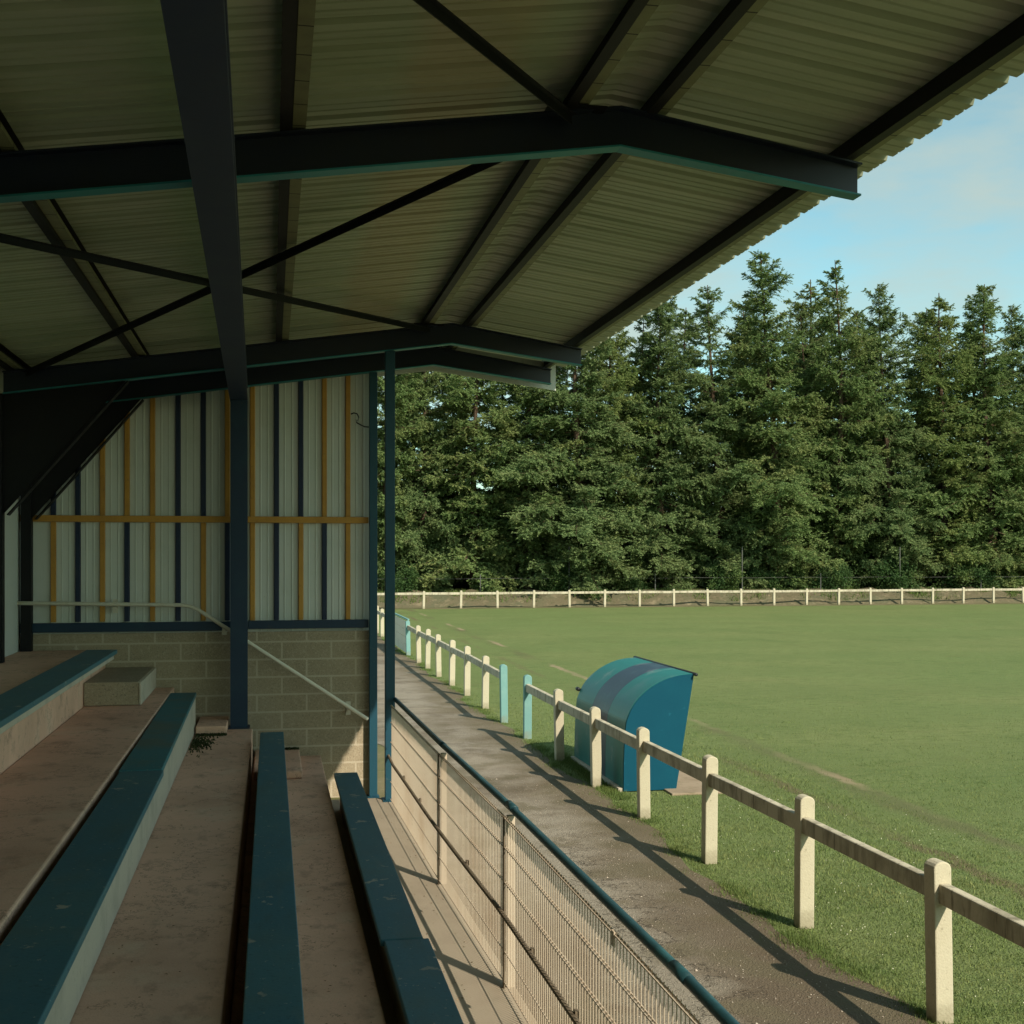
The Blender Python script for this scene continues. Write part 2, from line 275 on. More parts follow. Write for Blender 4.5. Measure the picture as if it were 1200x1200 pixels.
def tag(o, label=None, cat=None, group=None, kind=None):
    if label: o['label'] = label
    if cat: o['category'] = cat
    if group: o['group'] = group
    if kind: o['kind'] = kind
    return o
def thing(name, loc, label, cat, group=None):
    o = bpy.data.objects.new(name, None); COL.objects.link(o); o.location = loc; o.empty_display_size = .2
    ORIG[o] = Vector(loc); return tag(o, label, cat, group)
def fast_mesh(name, V, F, m, parent=None, smooth=False):
    """V (n,3) float array, F (m,k) int array with constant k; V already in the parent's frame"""
    me = bpy.data.meshes.new(name); k = F.shape[1]
    me.vertices.add(len(V)); me.vertices.foreach_set('co', V.astype(np.float32).ravel())
    me.loops.add(F.size); me.loops.foreach_set('vertex_index', F.astype(np.int32).ravel())
    me.polygons.add(len(F)); me.polygons.foreach_set('loop_start', np.arange(0, F.size, k, dtype=np.int32))
    me.polygons.foreach_set('loop_total', np.full(len(F), k, dtype=np.int32))
    me.update(calc_edges=True); me.materials.append(m)
    o = bpy.data.objects.new(name, me); COL.objects.link(o)
    if parent: o.parent = parent
    return o
def copy_tree(o, parent=None):
    c = o.copy(); COL.objects.link(c); c.parent = parent
    for ch in list(o.children): copy_tree(ch, c)
    return c

# ------------------------------------------------------------------ ground, path, pitch
def sheet(name, outline, z, m, kind='structure'):
    b = MB(); b.add([(x, y, z) for x, y in outline], [tuple(range(len(outline)))])
    o = b.build(name, m); o['kind'] = kind; return o
sheet('ground', [(-500, -300), (600, -300), (600, 700), (-500, 700)], 0, mt['ground'])
sheet('pitch', [(3.6, -60), (120, -60), (120, 69.3), (3.6, 69.3)], .004, mt['pitch'])
def wob(y, s): return .10 * math.sin(y * .9 + s) + .06 * math.sin(y * 2.3 + 2 * s) + .035 * math.sin(y * 6.1 + s * 3)
ys = [-20 + i * .25 for i in range(int(88 / .25))]
right = [(4.16 + .8 * wob(y, 1.3) - (.10 if y > 20 else 0), y) for y in ys]
left = [(1.25, y) if y < 15.7 else (1.75 + wob(y, 4.0), y) for y in ys]
sheet('path', right + left[::-1], .008, mt['path'])
# bank of rough earth behind the far rail fence
bank = MB(); nb = 140
for i in range(nb + 1):
    x = -30 + i * 1.2
    for j, (dy, z) in enumerate([(0, -.02), (.5, .22), (1.4, .62), (2.6, .80), (7, .85), (30, .9)]):
        bank.v.append((x, 70.9 + .012 * x + dy + .25 * math.sin(x * .9 + j), z * (1 + .25 * math.sin(x * 1.7 + j * 2) * (j > 0))))
for i in range(nb):
    for j in range(5):
        a = i * 6 + j; bank.f.append((a, a + 6, a + 7, a + 1))
mt['bank'] = M('dry earth bank', (.125, .105, .065), .95, .1, layers=[((.10, .10, .06), .8, .45, .65, .9), ((.25, .20, .13), 2, .54, .7, .7), ((.06, .07, .03), 3, .55, .7, .7)], bump=(8, .8, .05))
o = bank.build('bank', mt['bank'], smooth=True); o['kind'] = 'structure'
b = MB(); b.box(5.05, 5.86, 15.06, 18.3, -.05, .03)
o = b.build('dugout_pad', mt['pad'], bevel=.01); o['kind'] = 'structure'

# ------------------------------------------------------------------ the stand
stand = thing('grandstand', (-.8, 5, 0), 'open-fronted stand with corrugated roof on dark steel frames and a striped cream end wall', 'grandstand')
YN, YF = -14., 15.85
RX, RZ, SL = 2.05, 5.54, .143                      # ridge of the rafter undersides, slope
def zr(x): return RZ - SL * abs(x - RX)             # underside of the rafters
XB, XE = -3.0, 3.92
# roof sheets: trapezoid profile running down the slope
def roof(x0, x1):
    per = [(0, 0), (.075, 0), (.083, .011), (.091, .011), (.099, 0), (.165, 0), (.173, .011), (.181, .011), (.189, 0), (.252, 0), (.272, .042), (.312, .042)]
    prof = []; y = YN
    while y < 16.25:
        prof += [(y + a, h) for a, h in per]; y += .3335
    n = len(prof); b = MB(); nx = 5
    for i in range(nx):
        x = x0 + (x1 - x0) * i / (nx - 1)
        b.v += [(x, y, zr(x) + .385 + h) for y, h in prof]
    for i in range(nx - 1):
        b.f += [(i * n + k, i * n + k + 1, (i + 1) * n + k + 1, (i + 1) * n + k) for k in range(n - 1)]
    return b
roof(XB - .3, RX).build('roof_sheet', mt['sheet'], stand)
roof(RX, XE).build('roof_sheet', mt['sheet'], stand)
b = MB(); b.strip([(RX - .3, zr(RX - .3) + .44), (RX, RZ + .445), (RX + .3, zr(RX + .3) + .44)], .004, YN, 16.25); b.build('ridge_cap', mt['sheet'], stand)
# purlins (Z sections with hook bolts)
for x in (-2.75, -1.45, .11, 1.76, 2.27, 3.56):
    b = MB(); z = zr(x) + .24
    b.box(x - .003, x + .003, YN, 16.05, z + .003, z + .137); b.box(x - .063, x + .003, YN, 16.05, z - .003, z + .003); b.box(x - .003, x + .063, YN, 16.05, z + .137, z + .143)
    b.build('purlin', mt['purlin'], stand)
    b = MB(); b.box(x + .008, x + .082, YN, 16.05, z + .022, z + .030); b.box(x + .075, x + .082, YN, 16.05, z + .0305, z + .05)
    b.build('packing_strip', mt['strip'], stand)
# rafters: tapered I sections bent at the ridge
def rafter(y):
    pts = [(-2.85, zr(-2.85)), (RX, RZ), (3.60, zr(3.60) + .015)]
    dep = [.24, .24, .20]
    b = MB()
    b.strip([(x, z + d - .012) for (x, z), d in zip(pts, dep)], .012, y - .07, y + .07)
    n = 3; vs = []
    for (x, z), d in zip(pts, dep): vs += [(x, y - .004, z + .012), (x, y + .004, z + .012), (x, y + .004, z + d - .012), (x, y - .004, z + d - .012)]
    fs = []
    for i in range(2):
        a = i * 4; c = a + 4; fs += [(a, a + 1, c + 1, c), (a + 1, a + 2, c + 2, c + 1), (a + 2, a + 3, c + 3, c + 2), (a + 3, a, c, c + 3)]
    fs += [(3, 2, 1, 0), (8, 9, 10, 11)]; b.add(vs, fs)
    o = b.build('rafter', mt['rafter'], stand)
    fl = MB(); fl.strip([(x, z) for x, z in pts], .0115, y - .055, y + .055); fl.build('bottom_flange', mt['flange'], o)
    g = MB(); g.box(1.60, 1.95, y - .12, y + .12, zr(1.78) + .2425, zr(1.78) + .25); g.build('gusset_plate', mt['steel'], o)
    return o
FR = (-6.85, .14, 7.12, 14.1, 15.72)
for y in FR: rafter(y)
# back columns with haunches
for y in FR[:4] + (15.72,):
    b = MB(); b.box(-2.97, -2.85, y - .07, y + .07, 0, zr(-2.85)); b.build('column', mt['steel'], stand)
    vs = [(-2.85, y - .006, zr(-2.85) - 1.3), (-2.85, y + .006, zr(-2.85) - 1.3), (-1.58, y + .006, zr(-1.58) - .003), (-1.58, y - .006, zr(-1.58) - .003), (-2.85, y - .006, zr(-2.85) - .003), (-2.85, y + .006, zr(-2.85) - .003)]
    b = MB(); b.add(vs, [(0, 3, 4), (1, 5, 2), (0, 1, 2, 3), (0, 4, 5, 1), (4, 3, 2, 5)])
    b.bar((-2.80, y, zr(-2.85) - 1.31), (-1.55, y, zr(-1.58) - .012), .14, .012)
    b.build('knee_brace', mt['steel'], stand)
# long beam under the rafters and its column
def hsec(b, a, c, w, h, tf=.014, tw=.009):
    a = Vector(a); c = Vector(c)
    up = Vector((0, 0, 1))
    for q in (-h / 2 + tf / 2, h / 2 - tf / 2): b.prism([(-w / 2, q - tf / 2), (w / 2, q - tf / 2), (w / 2, q + tf / 2), (-w / 2, q + tf / 2)], a, c)
    b.prism([(-tw / 2, -h / 2 + tf), (tw / 2, -h / 2 + tf), (tw / 2, h / 2 - tf), (-tw / 2, h / 2 - tf)], a, c)
b = MB(); hsec(b, (-.395, 15.62, 5.09), (-.215, -.2, 5.09), .215, .19); hsec(b, (-.215, -.2, 5.09), (-.1, YN, 5.09), .215, .19)
b.build('beam', mt['beam'], stand, bevel=.003)
b = MB()
for q in (-.1, .086): b.box(-.492, -.288, 15.45 + q, 15.45 + q + .014, .985, 4.995)
b.box(-.394, -.386, 15.3643, 15.5357, .985, 4.995)
b.box(-.52, -.26, 15.30, 15.60, .976, .985)
b.build('column', mt['navy'], stand)
b = MB()
for q in (-.1, .086): b.box(-.27, -.06, -6.85 + q, -6.85 + q + .014, .98, 4.995)
b.box(-.169, -.161, -6.9357, -6.7643, .98, 4.995); b.build('column', mt['navy'], stand)
# slim front post under the second frame, corner post at the end wall
b = MB(); b.box(1.28, 1.39, 14.045, 14.155, .292, zr(1.335) - .003); o = b.build('front_post', mt['teal'], stand, bevel=.004)
f = MB(); f.box(1.25, 1.45, 13.98, 14.22, .281, .292)
for q in (14.01, 14.19): f.tube([(1.42, q, .292), (1.42, q, .31)], .01, 6)
f.build('base_plate', mt['teal'], o)
b = MB(); b.box(1.225, 1.325, 15.66, 15.76, .02, zr(1.28) - .003); o = b.build('corner_post', mt['teal'], stand, bevel=.004)
f = MB(); f.box(1.20, 1.35, 15.62, 15.80, .01, .02); f.build('base_plate', mt['teal'], o)
# roof bracing of angle iron
def brace(a, c):
    b = MB(); b.bar((a[0], a[1], zr(a[0]) + .20), (c[0], c[1], zr(c[0]) + .20), .06, .006); b.bar(Vector((a[0], a[1], zr(a[0]) + .172)), Vector((c[0], c[1], zr(c[0]) + .172)), .006, .05)
    b.build('roof_brace', mt['steel'], stand)
brace((1.74, 7.2), (-2.6, 14.0)); brace((1.78, 14.0), (-2.6, 7.2)); brace((1.74, 7.04), (-2.6, .22))
# gable flashing board
b = MB(); b.strip([(XB, zr(XB) - .03), (RX, RZ - .03), (3.72, zr(3.72) - .015)], .36, 15.93, 15.95); b.build('barge_board', mt['clad'], stand)
# ------------------------------------------------------------------ terrace
def step(x0, x1, y0, y1, z0, z1, name='terrace_step', m='terrace'):
    b = MB(); b.box(x0, x1, y0, y1, z0, z1); return b.build(name, mt[m], stand, bevel=.012)
b = MB(); b.add([(.62, YN, -.1), (1.66, YN, -.1), (1.62, 5, -.1), (1.44, 14.25, -.1), (.62, 14.25, -.1), (.62, YN, .281), (1.66, YN, .281), (1.62, 5, .281), (1.44, 14.25, .281), (.62, 14.25, .281)],
    [(4, 3, 2, 1, 0), (5, 6, 7, 8, 9), (0, 1, 6, 5), (1, 2, 7, 6), (2, 3, 8, 7), (3, 4, 9, 8), (4, 0, 5, 9)])
b.build('terrace_step', mt['slab'], stand, bevel=.012)
step(-.22, .613, YN, 15.78, -.1, .55)
step(-1.18, -.225, YN, 15.3, -.1, .975)
step(-2.0, -1.185, YN, 15.78, -.1, 1.45)
step(-3.0, -2.005, YN, 15.78, -.1, 1.93)
# stair blocks in the gangway along the end wall
step(-.2, .345, 14.15, 15.78, .554, .64, 'stair_step')
step(-.875, -.52, 14.85, 15.78, .979, 1.08, 'stair_step')
o = step(-2.0, -1.42, 13.95, 15.78, 1.454, 1.71, 'stair_step', 'rough')
b = MB(); b.box(-1.417, -1.402, 13.94, 15.78, 1.456, 1.70); b.build('side_facing', mt['plinth'], o)
# ------------------------------------------------------------------ end wall
b = MB(); b.box(-3.1, 1.262, 15.80, 15.98, -.1, 2.125); b.build('block_wall', mt['block'], stand)
b = MB()
prof = []
bays = [62 - 99 * k for k in range(3, 0, -1)] + [62, 165, 268, 370, 467, 568, 665, 763, 858, 953]
rx = []
for q in bays:
    px = 130 + q * .2917; t = (px - 318) / 1437 * .981; rx.append(t * 15.5 / (1 - .1925 * t))
rx.append(rx[-1] + .31)
xs = [(-3.1, 0)]
for i in range(len(rx) - 1):
    for k in (.34, .64):
        x = rx[i] + (rx[i + 1] - rx[i]) * k
        if x < 1.23: xs += [(x - .012, 0), (x - .006, .007), (x + .006, .007), (x + .012, 0)]
xs.append((1.26, 0))
n = len(xs)
for (x, h) in xs: b.v += [(x, 15.86 - h, 2.127), (x, 15.86 - h, zr(x) + .18)]
b.f += [(2 * i, 2 * i + 2, 2 * i + 3, 2 * i + 1) for i in range(n - 1)]
clad = b.build('cladding', mt['clad'], stand, solid=-.004)
UP = 'oonnoonnoonnoo'; LO = 'ononononononon'
up = dict(zip(range(len(bays)), ['n', 'n', 'o', 'o', 'o', 'n', 'n', 'o', 'o', 'n', 'n', 'o', 'o']))
lo = dict(zip(range(len(bays)), ['o', 'n', 'o', 'n', 'o', 'n', 'o', 'n', 'o', 'n', 'o', 'n', 'o']))
for i in range(len(bays)):
    x = rx[i]; pf = [(-.034, 0), (-.024, .040), (.024, .040), (.034, 0)]
    for z0, z1, k in ((2.272, 3.50, lo[i]), (3.585, zr(x) + .1, up[i])):
        r = MB()
        r.add([(x + p, 15.857 - q, z) for z in (z0, z1) for p, q in pf], [(0, 1, 5, 4), (1, 2, 6, 5), (2, 3, 7, 6), (3, 0, 4, 7), (3, 2, 1, 0), (4, 5, 6, 7)])
        rb = r.build('rib', mt['orange'] if k == 'o' else mt['ribnavy'], clad)
        rb['label'] = 'orange painted rib' if k == 'o' else 'navy painted rib'
b = MB(); b.box(-3.1, 1.222, 15.77, 15.855, 3.503, 3.582); b.build('girt', mt['orange'], clad, bevel=.004)
b = MB(); b.box(-.285, 1.222, 15.755, 15.855, 2.165, 2.268); b.box(-3.1, -.29, 15.74, 15.855, 2.15, 2.262); b.build('sill_rail', mt['navy'], clad, bevel=.004)
# loose cable on the cladding
cb = MB(); pts = [(1.000, 15.80, 4.90), (1.035, 15.79, 4.915), (1.075, 15.79, 4.905), (1.10, 15.79, 4.86), (1.085, 15.79, 4.815), (1.062, 15.79, 4.83), (1.072, 15.79, 4.79), (1.12, 15.79, 4.765), (1.17, 15.78, 4.74), (1.225, 15.77, 4.735)]
cb.tube(pts, .009, 6); tag(cb.build('cable', mt['black'], smooth=True), 'short loop of dark cable hanging on the cream cladding beside the corner post', 'cable')
# back wall of the stand
b = MB(); b.box(-3.12, -3.0, YN, 15.79, -.1, zr(-3.0) + .38); b.build('back_wall', mt['clad'], stand)
b = MB(); b.box(-3.0, 1.2, YN - .1, YN, -.1, 2.1); b.build('block_wall', mt['block'], stand)
b = MB(); b.add([(-3.0, YN - .02, 2.103), (1.2, YN - .02, 2.103), (1.2, YN - .02, zr(1.2) + .3), (-3.0, YN - .02, zr(-3.) + .3)], [(0, 1, 2, 3)]); b.build('cladding', mt['clad'], stand, solid=.004)
# handrail on the end wall
def at_y(px, py, Y):
    t = (px - 318) / 1437 * .981; zc = Y * .981 / (1 - .1925 * t); return (t * zc, Y, 3.1 + (650 - py) * zc / 1437)
b = MB(); P = [at_y(-60, 706, 15.62), at_y(131, 708, 15.62), at_y(212, 709, 15.62), at_y(222, 710.5, 15.62), at_y(232, 714.5, 15.62), at_y(262, 734, 15.62), at_y(431, 843, 15.62)]
b.tube(P, .024, 12); hr = b.build('handrail', mt['railpaint'], stand, smooth=True)
for px, py in ((409, 829.5), (262, 734.5), (133, 708.5)):
    x, y, z = at_y(px, py, 15.62); g = MB(); g.box(x - .02, x + .02, 15.64, 15.80, z - .05, z - .025); g.box(x - .03, x + .03, 15.786, 15.797, z - .11, z + .06); g.build('bracket', mt['railpaint'], hr)

# ------------------------------------------------------------------ benches
GB = 'long painted benches on the terrace'
def board(b, xl0, xr0, y0, z0, xl1, xr1, y1, z1, t=.045):
    vs = []
    for (xl, xr, y, z) in ((xl0, xr0, y0, z0), (xl1, xr1, y1, z1)): vs += [(xl, y, z - t), (xr, y, z - t), (xr, y, z), (xl, y, z)]
    return b.add(vs, [(3, 2, 1, 0), (4, 5, 6, 7), (0, 1, 5, 4), (1, 2, 6, 5), (2, 3, 7, 6), (3, 0, 4, 7)])
def bench(label, boards, plinth, pz0, mats, cream=True):
    t = thing('bench', ((boards[0][0] + boards[0][1]) / 2, 5, pz0), label, 'bench', GB)
    for bd, m in zip(boards, mats): board(MB(), *bd).build('seat_board', mt[m], t, bevel=.006)
    p = MB()
    for (x0, x1, y0, y1, zt) in plinth: p.box(x0, x1, y0, y1, pz0, zt)
    p.build('plinth', mt['plinth'], t, bevel=.008)
    return t
bench('petrol blue bench on a tall cream plinth, the one left of the wall column',
      [(-1.10, -.785, YN, 1.44, -1.14, -.815, 9.79, 1.44), (-1.15, -.83, 9.81, 1.444, -1.185, -.885, 15.2, 1.444)],
      [(-1.02, -.892, YN, 15.15, 1.393)], .979, ('bench', 'bench_worn'))
bench('middle petrol blue bench with chipped paint, between the front bench and the wall column',
      [(-.120, .155, YN, 1.07, -.125, .135, 14.3, 1.07)], [(-.06, .08, YN, 14.25, 1.023)], .554, ('bench',))
bench('front petrol blue bench made of two offset boards, nearest the wire mesh fence',
      [(.705, .99, YN, .68, .695, .975, 7.7, .68), (.672, .94, 7.71, .684, .68, .935, 13.7, .684)], [(.74, .86, YN, 13.65, .633)], .285, ('bench', 'bench'))
bench('topmost bench by the end wall, only its blue corner and cream end showing',
      [(-2.02, -1.69, YN, 2.04, -2.02, -1.69, 14.3, 2.04)], [(-1.98, -1.72, YN, 14.25, 1.993)], 1.934, ('bench',))

# ------------------------------------------------------------------ wire mesh fence along the stand front
FP = [(1.53, 1.5), (1.535, 4.5), (1.495, 7.85), (1.40, 10.8), (1.335, 13.95)]
def fx(y):
    for (x0, y0), (x1, y1) in zip(FP, FP[1:]):
        if y <= y1: return x0 + (x1 - x0) * (y - y0) / (y1 - y0)
    return FP[-1][0]
wf = thing('mesh_fence', (1.47, 7.7, .281), 'cream welded wire mesh fence with dark teal top tube along the stand front', 'fence')
joints = [1.5, 3.2, 5.35, 7.85, 10.42, 13.95]
for y0, y1 in zip(joints, joints[1:]):
    b = MB(); y = y0 + .02
    while y < y1 - .01:
        x = fx(y); b.add([(x + .0031 * c, y + .0031 * s_, z) for z in (.30, 1.40) for c, s_ in ((1, 0), (.0, 1), (-1, 0), (0, -1))], [(0, 1, 5, 4), (1, 2, 6, 5), (2, 3, 7, 6), (3, 0, 4, 7)]); y += .05
    for z in (.32, .52, .97, 1.195, 1.385):
        for q in ((-.008,) if z not in (.97, 1.195, 1.385) else (-.0075, .0075)):
            b.bar((fx(y0) + q, y0, z), (fx(y1) + q, y1, z + .0), .005, .007)
    b.build('mesh_panel', mt['mesh'], wf)
tb = MB(); tb.tube([(fx(y) + .055, y, 1.445 + dz) for y, dz in ((1.5, 0), (4.55, .0), (7.9, -.008), (10.8, .0), (14.02, .0))], .025, 12); tube = tb.build('top_rail', mt['tube'], wf, smooth=True)
for y in (4.62, 7.9, 10.6):
    s_ = MB(); s_.tube([(fx(y - .09) + .055, y - .09, 1.446), (fx(y + .09) + .055, y + .09, 1.446)], .0268, 12); s_.build('tube_sleeve', mt['tube'], tube, smooth=True)
mb_ = MB()
yy = [1.5 + i * .5 for i in range(25)]
mb_.tube([(fx(y) - .03, y, .775 + .006 * math.sin(y * 1.1)) for y in yy] + [(fx(14.0) - .02, 14.04, .80)], .016, 8)
for y in (4.4, 6.0, 7.0, 9.1, 11.5, 12.7): mb_.box(fx(y) - .02, fx(y) + .0, y - .02, y + .02, .77, .805)
mb_.build('mid_rail', mt['rust'], wf, smooth=False)
for y in (10.42, 7.85, 3.2):
    x = fx(y); p = MB(); p.box(x + .012, x + .062, y - .02, y + .028, .281, 1.40); p.build('post', mt['mesh'], wf, bevel=.004)
    p = MB(); p.box(x - .014, x - .006, y - .03, y + .02, .285, 1.395); p.build('clamp_strip', mt['rust'], wf)
p = MB(); p.box(fx(5.35) - .012, fx(5.35) - .004, 5.33, 5.375, 1.33, 1.40); p.build('panel_clip', mt['mesh'], wf)

# ------------------------------------------------------------------ concrete post-and-rail fences
def post_mesh(h, w=.13, n=8):
    prof = [(-w / 2, -.05), (w / 2, -.05), (w / 2, h - .05)] + [(w / 2 * math.cos(a), h - .05 + .05 * math.sin(a)) for a in [math.pi * k / n for k in range(1, n)]] + [(-w / 2, h - .05)]
    b = MB(); b.prism(prof, (0, w / 2, 0), (0, -w / 2, 0)); return b
def make_post(h, m, parent):
    return post_mesh(h).build('post', mt[m], parent, bevel=.01)
def rail_fence(name, label, pts, mats, cat='fence', h=1.08, rails=True, extra_h=None):
    x0, y0 = pts[0]
    t = thing(name, (x0, y0, 0), label, cat, 'white concrete rail fences round the pitch'); protos = {}
    for i, ((x, y), m) in enumerate(zip(pts, mats)):
        if m not in protos:
            ORIG[t] = Vector((0, 0, 0)); p = protos[m] = make_post((extra_h or {}).get(i, h), m, t); ORIG[t] = Vector((x0, y0, 0))
        else:
            p = protos[m].copy(); COL.objects.link(p); p.parent = t
        p.location = (x - x0, y - y0, random.uniform(-.015, .015)); p.rotation_euler = (R(random.uniform(-1.2, 1.2)), R(random.uniform(-1.2, 1.2)), R(random.uniform(-3, 3)))
        if m == 'tealpost': p['label'] = 'pale teal painted post'
    if rails:
        for (xa, ya), (xc, yc) in zip(pts, pts[1:]):
            d = Vector((xc - xa, yc - ya, 0)).normalized() * .035
            b = MB(); b.bar((xa + d.x, ya + d.y, .855 + random.uniform(-.012, .012)), (xc - d.x, yc - d.y, .855 + random.uniform(-.012, .012)), .075, .135); b.build('rail', mt['rail'], t, bevel=.012)
    return t
near = [(4.23, 20.22), (4.25, 17.95), (4.26, 15.86), (4.285, 13.81), (4.32, 11.72), (4.35, 9.55), (4.36, 7.45), (4.37, 5.35), (4.38, 3.3)]
rail_fence('rail_fence', 'white concrete rail fence passing in front of the dugout, one teal end post', near, ['tealpost'] + ['post'] * 8)
mid = [(4.21, 22.22), (4.22, 24.32), (4.22, 26.65), (4.19, 28.75), (4.17, 30.93), (4.16, 33.1), (4.14, 34.95), (4.13, 37.6)]
rail_fence('rail_fence', 'white concrete rail fence beyond the gap, teal posts at both of its ends', mid, ['tealpost'] + ['post'] * 6 + ['tealpost'])
far_l = [(4.08, 42.0), (4.1, 44.2), (4.1, 46.3), (4.08, 48.4), (4.06, 50.5), (4.05, 52.6), (4.0, 54.7), (3.98, 56.8), (3.95, 58.9), (3.92, 61), (3.9, 63.1), (3.85, 65.2), (3.8, 67.3)]
rail_fence('rail_fence', 'distant white rail fence beyond the cream panel gate, glimpsed left of the slim blue post', far_l, ['tealpost'] + ['post'] * 12)
farp = [(3.8 - .6 + 2.17 * 0, 69.9)] + [(8.57 + 2.17 * k, 70.0 + .034 * (8.57 + 2.17 * k - 8)) for k in range(-1, 22)]
rail_fence('rail_fence', 'long white rail fence across the far end of the pitch below the conifers', farp, ['post'] * len(farp), h=1.02)
# cream panel gate
g = thing('panel_gate', (4.1, 39.8, 0), 'cream panelled gate of stacked boards between two teal posts', 'gate')
for k in range(4):
    b = MB(); b.box(4.085, 4.125, 37.72, 41.9, .06 + k * .245, .06 + k * .245 + .235); b.build('gate_board', mt['panel'], g, bevel=.008)
b = MB(); b.bar((4.15, 37.75, 1.09), (4.13, 41.9, 1.09), .05, .05); b.build('gate_rail', mt['tealpost'], g)

# ------------------------------------------------------------------ dugout
dg = thing('dugout', (4.95, 16.7, 0), 'low curved team dugout in teal and navy bands with a bright blue end', 'dugout')
PR = [(4.50, .02), (4.505, .45), (4.53, .86), (4.56, .98), (4.615, 1.10), (4.69, 1.205), (4.79, 1.30), (4.91, 1.385), (5.04, 1.45), (5.17, 1.495), (5.31, 1.52), (5.46, 1.53)]
def refine(p, k=4):
    q = [p[0]] + p + [p[-1]]; out = []
    for i in range(1, len(q) - 2):
        for j in range(k):
            t = j / k; f = lambda a: .5 * (2 * q[i][a] + (q[i + 1][a] - q[i - 1][a]) * t + (2 * q[i - 1][a] - 5 * q[i][a] + 4 * q[i + 1][a] - q[i + 2][a]) * t * t + (3 * q[i][a] - q[i - 1][a] - 3 * q[i + 1][a] + q[i + 2][a]) * t ** 3)
            out.append((f(0), f(1)))
    return out + [p[-1]]
PR = refine(PR)
def shell(y0, y1, m):
    b = MB(); n = len(PR); b.v = [(x, y, z) for y in (y0, y1) for x, z in PR]; b.f = [(i, i + 1, n + i + 1, n + i) for i in range(n - 1)]
    return b.build('curved_sheet', mt[m], dg, smooth=False, solid=.012)
for y0, y1, m, lb in ((15.42, 16.28, 'dugteal', 'teal sheet nearest the blue end'), (16.285, 17.12, 'dugnavy', 'navy sheet in the middle'), (17.125, 18.02, 'dugteal', 'teal sheet at the far end')):
    shell(y0, y1, m)['label'] = lb
def endp(y):
    inn = [(x + .004, z - .004) for x, z in PR] + [(5.22, .02)]
    b = MB(); n = len(inn); b.v = [(x, yy, z) for yy in (y, y + .022) for x, z in inn]
    b.f = [tuple(range(n)), tuple(range(2 * n - 1, n - 1, -1))] + [(i, (i + 1) % n, n + (i + 1) % n, n + i) for i in range(n)]
    return b.build('end_panel', mt['dugend'], dg)
endp(15.395); endp(18.022)
b = MB(); b.tube([(5.475, 15.33, 1.525), (5.475, 18.12, 1.525)], .022, 10); b.build('edge_tube', mt['black'], dg, smooth=True)
b = MB(); b.tube([(4.57, 18.04, 1.06), (4.57, 18.14, 1.06)], .03, 10); b.build('tube_end', mt['black'], dg, smooth=True)
b = MB(); b.box(4.62, 4.95, 15.5, 17.95, .40, .44); b.build('seat', mt['rust'], dg)
for y in (15.7, 16.7, 17.7):
    b = MB(); b.box(4.65, 4.90, y - .03, y + .03, .03, .397); b.build('seat_support', mt['black'], dg)
b = MB(); b.box(4.44, 4.495, 15.42, 18.02, -.02, .055); b.build('base_board', mt['plinth'], dg)

# ------------------------------------------------------------------ small things by the corner
for i, (x, y, r, lb) in enumerate([(1.42, 15.35, .3, 'largest broken red brick lying at the foot of the corner post'), (1.56, 15.0, 1.1, 'broken red brick piece beside the slab edge'), (1.33, 15.05, 2.0, 'small red brick chip nearest the slim blue post')]):
    b = MB(); l = (.10, .08, .055)[i]; vs = []
    for z in (0, 1):
        for a in range(6): vs.append((math.cos(a * 1.05 + r) * l * random.uniform(.7, 1.1), math.sin(a * 1.05 + r) * l * .6 * random.uniform(.7, 1.1), .01 + z * l * .55 * random.uniform(.7, 1.0)))
    b.add([(x + p[0], y + p[1], p[2]) for p in vs], [tuple(range(5, -1, -1)), tuple(range(6, 12))] + [(k, (k + 1) % 6, (k + 1) % 6 + 6, k + 6) for k in range(6)])
    tag(b.build('brick_piece', mt['brick'], bevel=.006), lb, 'brick', 'broken bricks by the corner post')

# ------------------------------------------------------------------ grass
def blades(name, X, Y, Hh, W, m):
    n = len(X); a = rng.uniform(0, 2 * math.pi, n); lean = rng.uniform(.1, .9, n) * Hh; la = rng.uniform(0, 2 * math.pi, n)
    dx = np.cos(a) * W / 2; dy = np.sin(a) * W / 2; z0 = np.full(n, .0)
    V = np.empty((n, 3, 3)); V[:, 0] = np.c_[X - dx, Y - dy, z0]; V[:, 1] = np.c_[X + dx, Y + dy, z0]
    V[:, 2] = np.c_[X + np.cos(la) * lean, Y + np.sin(la) * lean, Hh]
    o = fast_mesh(name, V.reshape(-1, 3), np.arange(3 * n).reshape(n, 3), m); o['kind'] = 'stuff'; return o
n = 330000
Y = 4.5 + 24 * rng.random(n) ** 1.7; X = 4.1 + (Y * .78 - .2) * rng.random(n) ** 1.25
wv = np.array([.08 * math.sin(y * .9 + 1.3) + .048 * math.sin(y * 2.3 + 2.6) for y in Y])
fade = rng.random(n) < np.clip((28 - Y) / 14, 0, 1) * np.clip((17 - X) / 7, 0, 1)
keep = fade & (X > 4.13 + wv) & ~((X > 4.42) & (X < 5.9) & (Y > 15.3) & (Y < 18.1)) & ~((np.abs(X - 7.7) < .12) & (rng.random(n) < .8))
X, Y = X[keep], Y[keep]; d = np.hypot(X, Y)
clump = .5 + .5 * np.sin(X * 3.1 + 2 * np.sin(Y * 1.7)) * np.sin(Y * 2.7 + 1.3 * np.sin(X * 2.2))
short = np.where(X > 7.2, .65, 1.)
Hh = rng.uniform(.014, .040, len(X)) * (.7 + .6 * clump) * short; W = (.0035 + .0004 * d) * rng.uniform(.7, 1.4, len(X))
blades('grass', X, Y, Hh, W, mt['blade'])
